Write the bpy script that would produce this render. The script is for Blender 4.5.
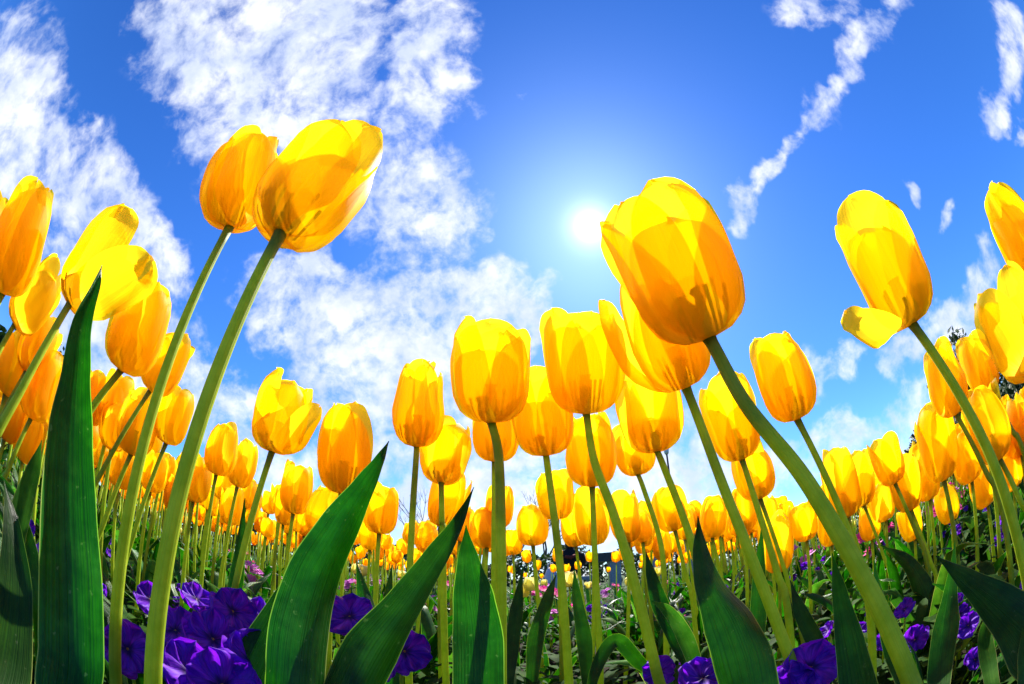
import bpy, math, random
from mathutils import Vector, Matrix, Quaternion

# ------------------------------------------------------------------ camera, sky, sun, exposure
for o in list(bpy.data.objects):
    bpy.data.objects.remove(o)
SC = bpy.context.scene
COL = SC.collection
W, H = 1024, 684
LENS, SENSOR = 15.0, 36.0
CAM_H = 0.27
HORIZON_Y = 580.0
MM = SENSOR / W
PITCH = 2 * math.asin((HORIZON_Y - H / 2) * MM / (2 * LENS))
CAM = Vector((0, 0, CAM_H))

cd = bpy.data.cameras.new('camera')
cd.type = 'PANO'
cd.panorama_type = 'FISHEYE_EQUISOLID'
cd.fisheye_lens = LENS
cd.fisheye_fov = math.radians(220)
cd.sensor_width = SENSOR
cd.sensor_height = SENSOR * H / W
cd.sensor_fit = 'HORIZONTAL'
cd.lens = 11
cd.clip_start = 0.005
cd.clip_end = 2000
cam = bpy.data.objects.new('camera', cd)
cam.location = CAM
cam.rotation_euler = (math.pi / 2 + PITCH, 0, 0)
COL.objects.link(cam)
SC.camera = cam


def ray(px, py):
    """direction in the world of a pixel of the fisheye photograph"""
    x, y = (px - W / 2) * MM, (H / 2 - py) * MM
    r = math.hypot(x, y)
    if r < 1e-9:
        c = Vector((0, 0, 1))
    else:
        th = 2 * math.asin(min(1, r / (2 * LENS)))
        c = Vector((math.sin(th) * x / r, math.sin(th) * y / r, math.cos(th)))
    cp, sp = math.cos(PITCH), math.sin(PITCH)
    return Vector((c.x, c.z * cp - c.y * sp, c.z * sp + c.y * cp))


def pix(p):
    """pixel of a world point"""
    d = (p - CAM).normalized()
    cp, sp = math.cos(PITCH), math.sin(PITCH)
    cz, cy = d.y * cp + d.z * sp, -d.y * sp + d.z * cp
    th = math.acos(max(-1, min(1, cz)))
    r = 2 * LENS * math.sin(th / 2) / MM
    n = math.hypot(d.x, cy) or 1e-9
    return W / 2 + r * d.x / n, H / 2 - r * cy / n


def at(px, py, d):
    return CAM + ray(px, py) * d


SUN_DIR = ray(590, 226)
SUN_EL = math.asin(SUN_DIR.z)
SUN_AZ = math.atan2(SUN_DIR.x, SUN_DIR.y)

SC.view_settings.view_transform = 'Standard'
SC.view_settings.look = 'None'
SC.view_settings.gamma = 1
SC.view_settings.use_curve_mapping = False
SC.view_settings.exposure = 1.6
SC.render.engine = 'CYCLES'
SC.cycles.use_denoising = True
SC.cycles.max_bounces = 12
SC.cycles.diffuse_bounces = 8
SC.cycles.transmission_bounces = 8
SC.cycles.sample_clamp_indirect = 6

SKY_STRENGTH = 0.055
world = bpy.data.worlds.new('World')
SC.world = world
world.use_nodes = True
WT = world.node_tree
WT.nodes.clear()


def nd(t, typ, **kw):
    n = t.nodes.new(typ)
    for k, v in kw.items():
        if k == 'ins':
            for kk, vv in v.items():
                if hasattr(vv, 'is_output') or isinstance(vv, bpy.types.NodeSocket):
                    t.links.new(vv, n.inputs[kk])
                else:
                    n.inputs[kk].default_value = vv
        else:
            setattr(n, k, v)
    return n


def mth(t, op, a, b=None, c=None, clamp=False):
    ins = {0: a}
    if b is not None: ins[1] = b
    if c is not None: ins[2] = c
    return nd(t, 'ShaderNodeMath', operation=op, use_clamp=clamp, ins=ins).outputs[0]


def vm(t, op, a, b=None, out=0, scale=None):
    ins = {0: a}
    if b is not None: ins[1] = b
    n = nd(t, 'ShaderNodeVectorMath', operation=op, ins=ins)
    if scale is not None:
        if isinstance(scale, bpy.types.NodeSocket): t.links.new(scale, n.inputs['Scale'])
        else: n.inputs['Scale'].default_value = scale
    return n.outputs[out]


def smooth(t, x, a, b):
    return nd(t, 'ShaderNodeMapRange', interpolation_type='SMOOTHSTEP', ins={'Value': x, 'From Min': a, 'From Max': b}).outputs[0]


def mixc(t, fac, a, b, blend='MIX'):
    n = nd(t, 'ShaderNodeMix', data_type='RGBA', blend_type=blend)
    for s, v in ((n.inputs[0], fac), (n.inputs[6], a), (n.inputs[7], b)):
        if isinstance(v, bpy.types.NodeSocket): t.links.new(v, s)
        else: s.default_value = v if not isinstance(v, tuple) or len(v) == 4 else (*v, 1)
    return n.outputs[2]


def build_sky():
    t = WT
    tc = nd(t, 'ShaderNodeTexCoord').outputs['Generated']
    d = vm(t, 'NORMALIZE', tc)
    sky = nd(t, 'ShaderNodeTexSky', sky_type='NISHITA', sun_disc=False, sun_elevation=SUN_EL, sun_rotation=SUN_AZ,
             altitude=200, air_density=1.0, dust_density=0.35, ozone_density=2.0).outputs[0]
    sky = nd(t, 'ShaderNodeHueSaturation', ins={'Hue': 0.505, 'Saturation': 1.28, 'Value': 1.0, 'Color': sky}).outputs[0]
    sky = mixc(t, 1.0, sky, (0.62, 0.98, 1.46, 1), 'MULTIPLY')
    # light scattered round the sun
    cs = mth(t, 'MAXIMUM', vm(t, 'DOT_PRODUCT', d, SUN_DIR[:], out=1), 0.0)
    g1 = mth(t, 'POWER', cs, 9000.0)
    g2 = mth(t, 'POWER', cs, 900.0)
    g3 = mth(t, 'POWER', cs, 90.0)
    glow = mth(t, 'ADD', mth(t, 'ADD', mth(t, 'MULTIPLY', g1, 150.0), mth(t, 'MULTIPLY', g2, 5.0)), mth(t, 'MULTIPLY', g3, .22))
    sky = mixc(t, 1.0, sky, vm(t, 'SCALE', (1.0, 1.0, 1.0), scale=glow), 'ADD')
    # clouds: banks laid out by direction, broken up by noise
    warp = nd(t, 'ShaderNodeTexNoise', ins={'Vector': d, 'Scale': 5.0, 'Detail': 4.0, 'Roughness': 0.55}).outputs['Color']
    wv = vm(t, 'SCALE', vm(t, 'SUBTRACT', warp, (0.5, 0.5, 0.5)), scale=0.22)
    dw = vm(t, 'ADD', d, wv)
    caps = [
        ((190, 10), (250, 130), 62, 1.0), ((290, -10), (320, 140), 85, 1.0), ((420, 10), (430, 90), 50, .95), ((385, 150), (425, 225), 62, .9),
        ((300, 290), (400, 330), 62, 1.0), ((400, 300), (515, 305), 40, 1.0), ((350, 375), (500, 370), 70, 1.05), ((240, 170), (300, 180), 40, .8),
        ((0, 40), (30, 150), 48, 1.0), ((0, 150), (110, 215), 52, 1.0), ((120, 220), (175, 285), 34, .95), ((130, 330), (240, 420), 52, .9), ((60, 290), (110, 370), 60, .9),
        ((905, -10), (862, 66), 22, .80), ((846, 90), (765, 172), 18, .82), ((752, 182), (731, 220), 14, .8), ((790, 8), (835, 14), 26, .72),
        ((1018, 20), (1000, 118), 24, .9), ((1024, 150), (1040, 140), 16, .8), ((990, 268), (905, 358), 26, .9), ((850, 365), (800, 385), 22, .8),
        ((908, 170), (908, 182), 11, .72), ((960, 205), (945, 215), 12, .6), ((400, 450), (720, 455), 60, .85), ((430, 520), (700, 520), 80, 1.0),
        ((720, 470), (910, 425), 34, .82), ((910, 430), (1010, 370), 36, .8), ((230, 420), (330, 400), 36, .8), ((510, 98), (512, 100), 12, .62),
        ((480, 235), (485, 232), 14, .6), ((520, 300), (540, 320), 28, .8), ((250, 470), (350, 500), 50, .8)]
    f = None
    for (a, b, r, amp) in caps:
        A, B = ray(*a), ray(*b)
        ab = B - A
        pa = vm(t, 'SUBTRACT', dw, A[:])
        s = mth(t, 'DIVIDE', vm(t, 'DOT_PRODUCT', pa, ab[:], out=1), max(ab.length_squared, 1e-6), clamp=True)
        q = vm(t, 'SUBTRACT', pa, vm(t, 'SCALE', ab[:], scale=s))
        ln = vm(t, 'LENGTH', q, out=1)
        v = nd(t, 'ShaderNodeMapRange', interpolation_type='SMOOTHSTEP', ins={'Value': ln, 'From Min': r / 427 * .35, 'From Max': r / 427 * 1.35, 'To Min': amp, 'To Max': 0.0}).outputs[0]
        f = v if f is None else mth(t, 'MAXIMUM', f, v)
    n1 = nd(t, 'ShaderNodeTexNoise', ins={'Vector': vm(t, 'ADD', d, vm(t, 'SCALE', wv, scale=.5)), 'Scale': 15.0, 'Detail': 9.0, 'Roughness': 0.55, 'Lacunarity': 2.1}).outputs[0]
    n2 = nd(t, 'ShaderNodeTexNoise', ins={'Vector': d, 'Scale': 60.0, 'Detail': 6.0, 'Roughness': 0.6}).outputs[0]
    nn = mth(t, 'ADD', mth(t, 'MULTIPLY', mth(t, 'SUBTRACT', n1, .5), 2.3), mth(t, 'MULTIPLY', mth(t, 'SUBTRACT', n2, .5), .5))
    dens = smooth(t, mth(t, 'ADD', f, nn), 0.22, 1.30)
    dens = mth(t, 'MULTIPLY', dens, smooth(t, f, 0.0, 0.3))
    n3 = nd(t, 'ShaderNodeTexNoise', ins={'Vector': d, 'Scale': 9.0, 'Detail': 5.0, 'Roughness': 0.6}).outputs[0]
    cc = mixc(t, smooth(t, n3, .35, .65), (4.7, 5.3, 6.8, 1), (7.0, 7.2, 7.7, 1))
    sky = mixc(t, mth(t, 'MULTIPLY', dens, .93), sky, cc)
    bg = nd(t, 'ShaderNodeBackground', ins={'Color': sky, 'Strength': SKY_STRENGTH})
    out = nd(t, 'ShaderNodeOutputWorld')
    t.links.new(bg.outputs[0], out.inputs[0])


build_sky()
world.cycles.sampling_method = 'MANUAL' if hasattr(world, 'cycles') else None
if hasattr(world, 'cycles'):
    world.cycles.sample_map_resolution = 1024

sl = bpy.data.lights.new('sun', 'SUN')
sl.energy = 5.0
sl.angle = math.radians(0.5)
sl.color = (1.0, 0.95, 0.86)
sun = bpy.data.objects.new('sun', sl)
sun.rotation_euler = (-SUN_DIR).to_track_quat('-Z', 'Y').to_euler()
sun.location = (0, 0, 30)
COL.objects.link(sun)

# ------------------------------------------------------------------ helpers
R = random.Random(7)
PI = math.pi


class MB:
    def __init__(self):
        self.v, self.f, self.uv, self.m = [], [], [], []

    def grid(self, pts, nu, nv, uvs=None, mi=0, wrap=False):
        b = len(self.v)
        self.v += [tuple(p) for p in pts]
        cols = nv + 1 if not wrap else nv
        for i in range(nu):
            for j in range(nv):
                j2 = (j + 1) % cols if wrap else j + 1
                self.f.append((b + i * cols + j, b + i * cols + j2, b + (i + 1) * cols + j2, b + (i + 1) * cols + j))
                u0, u1, v0, v1 = i / nu, (i + 1) / nu, j / nv, (j + 1) / nv
                self.uv.append(((v0, u0), (v1, u0), (v1, u1), (v0, u1)))
                self.m.append(mi)

    def poly(self, pts, mi=0, uv=None):
        b = len(self.v)
        self.v += [tuple(p) for p in pts]
        self.f.append(tuple(range(b, b + len(pts))))
        self.uv.append(uv or tuple((.5, .5) for _ in pts))
        self.m.append(mi)

    def tube(self, pts, radii, n=8, mi=0, caps=True):
        rings = []
        T = None
        nrm = None
        for i, p in enumerate(pts):
            t = (pts[min(i + 1, len(pts) - 1)] - pts[max(i - 1, 0)]).normalized()
            if nrm is None:
                nrm = t.orthogonal().normalized()
            else:
                nrm = (nrm - t * nrm.dot(t)).normalized()
            bn = t.cross(nrm)
            for j in range(n):
                a = 2 * PI * j / n
                rings.append(p + (nrm * math.cos(a) + bn * math.sin(a)) * radii[i])
        b = len(self.v)
        self.grid(rings, len(pts) - 1, n, mi=mi, wrap=True)
        if caps:
            for k, rev in ((0, True), (len(pts) - 1, False)):
                idx = [b + k * n + j for j in range(n)]
                self.f.append(tuple(reversed(idx)) if rev else tuple(idx))
                self.uv.append(tuple((.5, .5) for _ in idx))
                self.m.append(mi)

    def box(self, c, s, rz=0, mi=0):
        cx, cy, cz = c
        sx, sy, sz = (q / 2 for q in s)
        ca, sa = math.cos(rz), math.sin(rz)
        P = [(cx + x * sx * ca - y * sy * sa, cy + x * sx * sa + y * sy * ca, cz + z * sz) for x in (-1, 1) for y in (-1, 1) for z in (-1, 1)]
        for q in ((0, 1, 3, 2), (4, 6, 7, 5), (0, 4, 5, 1), (2, 3, 7, 6), (0, 2, 6, 4), (1, 5, 7, 3)):
            self.poly([P[k] for k in q], mi)

    def mesh(self, name, mats, smoothed=True):
        me = bpy.data.meshes.new(name)
        me.from_pydata(self.v, [], self.f)
        ul = me.uv_layers.new(name='UVMap')
        k = 0
        buf = []
        for q in self.uv:
            for c in q:
                buf += [c[0], c[1]]
        ul.data.foreach_set('uv', buf)
        for m in (mats if isinstance(mats, (list, tuple)) else [mats]):
            me.materials.append(m)
        me.polygons.foreach_set('material_index', self.m)
        me.polygons.foreach_set('use_smooth', [smoothed] * len(me.polygons))
        me.update()
        return me


def link(name, me, parent=None, loc=(0, 0, 0)):
    o = bpy.data.objects.new(name, me)
    COL.objects.link(o)
    o.location = loc
    if parent is not None:
        o.parent = parent
    return o


def empty(name, loc=(0, 0, 0), rz=0):
    o = link(name, None, None, loc)
    o.empty_display_size = 0.02
    o.rotation_euler = (0, 0, rz)
    return o


def tag(o, label=None, cat=None, group=None, kind=None):
    if label: o['label'] = label
    if cat: o['category'] = cat
    if group: o['group'] = group
    if kind: o['kind'] = kind
    return o


CHILD = {}


def kids(o):
    return [c for c in o.children]


def copy_tree(o, parent=None):
    c = o.copy()
    COL.objects.link(c)
    if parent is not None:
        c.parent = parent
    for ch in kids(o):
        copy_tree(ch, c)
    return c


def crom(pts, n):
    """Catmull-Rom through points, n samples a segment"""
    out = []
    P = [pts[0] * 2 - pts[1]] + list(pts) + [pts[-1] * 2 - pts[-2]]
    for i in range(1, len(P) - 2):
        a, b, c, d = P[i - 1], P[i], P[i + 1], P[i + 2]
        for k in range(n):
            t = k / n
            out.append(.5 * ((2 * b) + (c - a) * t + (2 * a - 5 * b + 4 * c - d) * t * t + (3 * b - a - 3 * c + d) * t ** 3))
    out.append(pts[-1].copy() if isinstance(pts[-1], Vector) else pts[-1])
    return out


def interp(x, xs, ys):
    if x <= xs[0]: return ys[0]
    for i in range(1, len(xs)):
        if x <= xs[i]:
            t = (x - xs[i - 1]) / (xs[i] - xs[i - 1])
            return ys[i - 1] + (ys[i] - ys[i - 1]) * t
    return ys[-1]


def sst(a, b, x):
    t = max(0, min(1, (x - a) / (b - a)))
    return t * t * (3 - 2 * t)


# ------------------------------------------------------------------ materials
def new_mat(name):
    m = bpy.data.materials.new(name)
    m.use_nodes = True
    t = m.node_tree
    t.nodes.clear()
    out = nd(t, 'ShaderNodeOutputMaterial')
    return m, t, out


def thin(name, build, trans, rough=.5, spec=.3, tmul=(1, 1, 1), bump=0.0, clear=None):
    """thin leaf-like surface: reflects with build's colour and lets light through"""
    m, t, out = new_mat(name)
    col, hgt = build(t)
    p = nd(t, 'ShaderNodeBsdfPrincipled', ins={'Base Color': col, 'Roughness': rough, 'Specular IOR Level': spec})
    tr = nd(t, 'ShaderNodeBsdfTranslucent', ins={'Color': mixc(t, 1.0, col, (*tmul, 1), 'MULTIPLY')})
    if bump and hgt is not None:
        bp = nd(t, 'ShaderNodeBump', ins={'Strength': bump, 'Distance': 0.001, 'Height': hgt})
        t.links.new(bp.outputs[0], p.inputs['Normal'])
        t.links.new(bp.outputs[0], tr.inputs['Normal'])
    mx = nd(t, 'ShaderNodeMixShader', ins={0: trans, 1: p.outputs[0], 2: tr.outputs[0]})
    if clear:
        mx = nd(t, 'ShaderNodeMixShader', ins={0: clear[0], 1: mx.outputs[0], 2: nd(t, 'ShaderNodeBsdfTransparent', ins={'Color': (*clear[1], 1)}).outputs[0]})
    t.links.new(mx.outputs[0], out.inputs[0])
    return m


def uvz(t):
    uv = nd(t, 'ShaderNodeTexCoord').outputs['UV']
    s = nd(t, 'ShaderNodeSeparateXYZ', ins={0: uv})
    return uv, s.outputs[0], s.outputs[1]


def petal_cols(c_main, c_base, c_tip):
    def f(t):
        uv, v, u = uvz(t)
        rnd = nd(t, 'ShaderNodeObjectInfo').outputs['Random']
        mp = nd(t, 'ShaderNodeCombineXYZ', ins={0: mth(t, 'MULTIPLY', v, 26.0), 1: mth(t, 'MULTIPLY', u, 1.3), 2: mth(t, 'MULTIPLY', rnd, 40.0)}).outputs[0]
        n = nd(t, 'ShaderNodeTexNoise', ins={'Vector': mp, 'Scale': 1.0, 'Detail': 4.0, 'Roughness': .6}).outputs[0]
        n2 = nd(t, 'ShaderNodeTexNoise', ins={'Vector': mp, 'Scale': .16, 'Detail': 2.0}).outputs[0]
        c = mixc(t, smooth(t, u, .5, 1.0), c_main, c_tip)
        edge = smooth(t, mth(t, 'ADD', u, mth(t, 'MULTIPLY', mth(t, 'SUBTRACT', n, .5), .22)), .26, .02)
        c = mixc(t, mth(t, 'MULTIPLY', edge, .75), c, c_base)
        c = mixc(t, mth(t, 'MULTIPLY', smooth(t, n, .4, .75), .3), c, tuple(q * w for q, w in zip(c_main, (.98, .86, .8))))
        hs = nd(t, 'ShaderNodeHueSaturation', ins={'Hue': nd(t, 'ShaderNodeMapRange', ins={'Value': rnd, 'To Min': .492, 'To Max': .505}).outputs[0], 'Saturation': 1.0,
                                                  'Value': nd(t, 'ShaderNodeMapRange', ins={'Value': n2, 'From Min': .3, 'From Max': .7, 'To Min': .9, 'To Max': 1.03}).outputs[0], 'Color': c}).outputs[0]
        return hs, n
    return f


M = {}
M['petal'] = thin('yellow_petal', petal_cols((.985, .73, .010), (.96, .62, .09), (.985, .76, .012)), .84, .45, .35, (1.01, 1.0, .9), .4, clear=(.34, (1.0, .74, .02)))
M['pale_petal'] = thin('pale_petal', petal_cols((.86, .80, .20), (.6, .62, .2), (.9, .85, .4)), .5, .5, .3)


def leaf_cols(c1, c2, margin, vein=True):
    def f(t):
        uv, v, u = uvz(t)
        rnd = nd(t, 'ShaderNodeObjectInfo').outputs['Random']
        pos = nd(t, 'ShaderNodeTexCoord').outputs['Object']
        mp = nd(t, 'ShaderNodeCombineXYZ', ins={0: mth(t, 'MULTIPLY', v, 44.0), 1: mth(t, 'MULTIPLY', u, 1.6), 2: mth(t, 'MULTIPLY', rnd, 30.0)}).outputs[0]
        n = nd(t, 'ShaderNodeTexNoise', ins={'Vector': mp, 'Scale': 1.0, 'Detail': 3.0}).outputs[0]
        n2 = nd(t, 'ShaderNodeTexNoise', ins={'Vector': pos, 'Scale': 55.0, 'Detail': 4.0, 'Roughness': .6}).outputs[0]
        c = mixc(t, smooth(t, n2, .35, .68), c1, c2)
        c = mixc(t, mth(t, 'MULTIPLY', smooth(t, n, .42, .7), .55), c, tuple(q * .5 for q in c1))
        n4 = nd(t, 'ShaderNodeTexNoise', ins={'Vector': pos, 'Scale': 24.0, 'Detail': 5.0, 'Roughness': .7}).outputs[0]
        c = mixc(t, mth(t, 'MULTIPLY', smooth(t, n4, .5, .75), .3), c, tuple(q * 1.6 + .03 for q in c2))
        spots = nd(t, 'ShaderNodeTexNoise', ins={'Vector': pos, 'Scale': 260.0, 'Detail': 2.0}).outputs[0]
        c = mixc(t, mth(t, 'MULTIPLY', smooth(t, spots, .68, .76), .35), c, (.16, .20, .12))
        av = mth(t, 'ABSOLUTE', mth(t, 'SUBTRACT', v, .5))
        c = mixc(t, mth(t, 'MULTIPLY', smooth(t, av, .475, .497), .85), c, margin)  # pale leaf edge: natural margin, with a sunlit rim put into its colour
        c = nd(t, 'ShaderNodeHueSaturation', ins={'Hue': nd(t, 'ShaderNodeMapRange', ins={'Value': rnd, 'To Min': .485, 'To Max': .51}).outputs[0], 'Saturation': 1.05, 'Value': nd(t, 'ShaderNodeMapRange', ins={'Value': mth(t, 'FRACT', mth(t, 'MULTIPLY', rnd, 7.3)), 'To Min': .75, 'To Max': 1.7}).outputs[0], 'Color': c}).outputs[0]
        return c, n
    return f


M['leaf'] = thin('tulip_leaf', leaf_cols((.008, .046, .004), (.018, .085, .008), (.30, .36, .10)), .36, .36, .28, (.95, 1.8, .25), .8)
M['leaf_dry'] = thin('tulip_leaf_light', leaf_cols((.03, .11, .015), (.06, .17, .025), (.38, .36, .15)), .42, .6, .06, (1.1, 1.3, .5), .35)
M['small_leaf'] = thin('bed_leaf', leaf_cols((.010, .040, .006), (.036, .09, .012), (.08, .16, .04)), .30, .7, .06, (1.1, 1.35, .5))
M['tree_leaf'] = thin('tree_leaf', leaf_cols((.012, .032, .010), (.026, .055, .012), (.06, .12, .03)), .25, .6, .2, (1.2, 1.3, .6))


def stem_cols(t):
    uv, v, u = uvz(t)
    pos = nd(t, 'ShaderNodeTexCoord').outputs['Object']
    n = nd(t, 'ShaderNodeTexNoise', ins={'Vector': pos, 'Scale': 90.0, 'Detail': 5.0, 'Roughness': .65}).outputs[0]
    mp = nd(t, 'ShaderNodeCombineXYZ', ins={0: mth(t, 'MULTIPLY', v, 34.0), 1: mth(t, 'MULTIPLY', u, 3.0)}).outputs[0]
    n2 = nd(t, 'ShaderNodeTexNoise', ins={'Vector': mp, 'Scale': 1.0, 'Detail': 3.0}).outputs[0]
    c = mixc(t, smooth(t, n, .35, .65), (.32, .45, .020), (.42, .54, .04))
    c = mixc(t, mth(t, 'MULTIPLY', smooth(t, n2, .45, .7), .35), c, (.20, .33, .03))
    c = mixc(t, smooth(t, u, .93, 1.0), c, (.16, .24, .05))
    return c, n2


M['stem'] = thin('tulip_stem', stem_cols, .45, .5, .22, (1.15, 1.1, .6), .4)
M['small_stem'] = thin('small_stem', lambda t: (stem_cols(t)[0], None), .3, .5, .2)


def flat_cols(a, b, sc=60):
    def f(t):
        pos = nd(t, 'ShaderNodeTexCoord').outputs['Object']
        n = nd(t, 'ShaderNodeTexNoise', ins={'Vector': pos, 'Scale': sc, 'Detail': 3.0}).outputs[0]
        return mixc(t, smooth(t, n, .35, .65), a, b), n
    return f


def pansy_cols(t):
    uv, v, u = uvz(t)
    mp = nd(t, 'ShaderNodeCombineXYZ', ins={0: mth(t, 'MULTIPLY', v, 18.0), 1: mth(t, 'MULTIPLY', u, 2.0)}).outputs[0]
    n = nd(t, 'ShaderNodeTexNoise', ins={'Vector': mp, 'Scale': 1.0, 'Detail': 4.0}).outputs[0]
    c = mixc(t, smooth(t, n, .35, .7), (.19, .018, .60), (.08, .006, .36))
    c = mixc(t, smooth(t, u, .3, .05), c, (.03, .003, .12))
    return c, n


M['pansy'] = thin('pansy_petal', pansy_cols, .45, .55, .25, (1.3, .6, 1.3), .3)
M['pansy_eye'] = thin('pansy_eye', flat_cols((.30, .16, .02), (.12, .05, .05)), .1)
M['pink'] = thin('pink_petal', flat_cols((.75, .05, .28), (.62, .08, .36), 90), .4, .6, .2, (1.2, .8, 1.1))
M['lilac'] = thin('lilac_petal', flat_cols((.62, .20, .55), (.5, .14, .5), 90), .4, .6, .2)


def plain(name, a, b, sc, rough=.8, spec=.2, bump=.0, det=5):
    m, t, out = new_mat(name)
    pos = nd(t, 'ShaderNodeTexCoord').outputs['Object']
    n = nd(t, 'ShaderNodeTexNoise', ins={'Vector': pos, 'Scale': sc, 'Detail': det, 'Roughness': .65}).outputs[0]
    p = nd(t, 'ShaderNodeBsdfPrincipled', ins={'Base Color': mixc(t, smooth(t, n, .3, .7), a, b), 'Roughness': rough, 'Specular IOR Level': spec})
    if bump:
        bp = nd(t, 'ShaderNodeBump', ins={'Strength': bump, 'Distance': .02, 'Height': n})
        t.links.new(bp.outputs[0], p.inputs['Normal'])
    t.links.new(p.outputs[0], out.inputs[0])
    return m


M['soil'] = plain('soil', (.008, .006, .004), (.025, .018, .012), 60, .95, .1, .8, 8)
M['lawn'] = plain('lawn', (.014, .034, .007), (.03, .06, .014), 3, .95, .1, .5, 8)
M['bark'] = plain('bark', (.06, .045, .035), (.13, .10, .08), 14, .9, .1, .6)
M['black_cloth'] = plain('black_cloth', (.008, .008, .010), (.018, .018, .022), 40, .85, .15)
M['red_cloth'] = plain('red_cloth', (.12, .015, .012), (.18, .03, .02), 40, .85, .15)
M['lilac_cloth'] = plain('lilac_cloth', (.42, .38, .46), (.52, .48, .55), 30, .85, .15)
M['skin'] = plain('skin', (.45, .25, .17), (.50, .29, .2), 60, .55, .3)
M['hair'] = plain('hair', (.010, .008, .007), (.022, .017, .014), 120, .5, .3)
M['stone'] = plain('stone', (.22, .22, .23), (.34, .34, .35), 30, .85, .2, .3)
M['dark_metal'] = plain('dark_metal', (.02, .02, .022), (.035, .035, .038), 20, .5, .4)
M['lamp_glass'] = plain('lamp_glass', (.55, .55, .52), (.6, .6, .57), 5, .25, .5)

# ------------------------------------------------------------------ ground
g = MB()
g.poly([(-600, -600, 0), (600, -600, 0), (600, 600, 0), (-600, 600, 0)])
tag(link('lawn', g.mesh('lawn', M['lawn'])), kind='structure')
g = MB()
g.poly([(5.5 * math.cos(a) + .0, 5.0 * math.sin(a) + 1.2, .004) for a in [2 * PI * k / 48 for k in range(48)]])
tag(link('flower_bed', g.mesh('flower_bed', M['soil'])), kind='structure')


# ------------------------------------------------------------------ tulip parts
def petal_pts(Wd, L, az, rnd, inner, nu=18, nv=10, tilt=0.0, flare=0.0, close=.72, notch=0.0, lscale=1.0):
    """points of one petal of a cup of diameter Wd and length L whose axis is +Z"""
    Rr = Wd / 2 * (0.93 if inner else 1.03)
    Ll = L * rnd.uniform(.90, 1.03) * (1.02 if inner else .97) * lscale
    wmax = Wd * rnd.uniform(.46, .54)
    ph1, ph2 = rnd.uniform(0, 6), rnd.uniform(0, 6)
    pts = []
    tipw = rnd.uniform(.42, .55)
    side = rnd.uniform(-.10, .10)
    eL, eR = rnd.uniform(-.05, .17), rnd.uniform(-.05, .17)
    groove = rnd.uniform(.02, .07)
    for i in range(nu + 1):
        u = 1 - (1 - i / nu) ** 1.45
        r = Rr * interp(u, (0, .05, .12, .22, .36, .52, .68, .84, 1), (.09, .36, .60, .81, .96, 1.0, .5 + close * .62, .14 + close, close * .86))
        z = Ll * interp(u, (0, .05, .12, .22, .36, .52, .68, .84, .94, 1), (0, .008, .04, .115, .255, .44, .64, .84, .95, .99))
        wp = wmax * (.22 + .78 * sst(0, .38, u))
        if u > tipw:
            q = (u - tipw) / (1 - tipw)
            wp *= max(0.0, 1 - q ** 2.5) ** .55
        r += Rr * flare * sst(.62, 1.05, u) ** 1.4
        for j in range(nv + 1):
            v = -1 + 2 * j / nv
            a = v * min(wp / max(r, 1e-4), 1.25)
            rr = r * (1 - .035 * v * v + .03 * (1 - abs(v)) ** 2 * sst(.1, .5, u))
            wav = .045 * Rr * abs(v) ** 2 * math.sin(u * 9 + ph1 + (2 if v > 0 else 0)) * sst(.3, .8, u)
            wav += .03 * Rr * math.sin(v * 3.4 + ph2) * sst(.4, 1, u)
            rr += wav + Rr * ((eL if v < 0 else eR) * max(0, abs(v) - .45) ** 2 * 3.3 * sst(.3, .8, u) - groove * math.exp(-(v / .14) ** 2) * sst(.1, .4, u))
            zz = z + Ll * .018 * math.sin(v * 4 + ph1) * sst(.7, 1, u) - notch * Ll * .05 * (1 - abs(v)) ** 3 * sst(.9, 1, u)
            p = Vector((rr * math.cos(a), rr * math.sin(a) + side * Rr * u * u, zz))
            pts.append(p)
    if tilt:
        q = Matrix.Rotation(tilt, 3, 'Y')
        piv = Vector((0, 0, .0))
        for k, p in enumerate(pts):
            w = sst(0, .35, (k // (nv + 1)) / nu)
            q2 = Matrix.Rotation(tilt * w, 3, 'Y')
            pts[k] = q2 @ p
    rz = Matrix.Rotation(az, 3, 'Z')
    return [rz @ p for p in pts], nu, nv


def pistil(s):
    b = MB()
    b.tube([Vector((0, 0, z * s)) for z in (0, .1, .25, .34, .37)], [.03 * s, .055 * s, .06 * s, .045 * s, .065 * s], 8)
    for k in range(6):
        a = k * PI / 3
        d = Vector((math.cos(a), math.sin(a), 0))
        b.tube([d * .1 * s + Vector((0, 0, .02 * s)), d * .13 * s + Vector((0, 0, .18 * s)), d * .15 * s + Vector((0, 0, .32 * s))], [.008 * s, .012 * s, .015 * s], 5)
    return b


def axis_rot(ax, spin):
    q = Vector((0, 0, 1)).rotation_difference(ax.normalized())
    return q @ Quaternion((0, 0, 1), spin)


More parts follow.
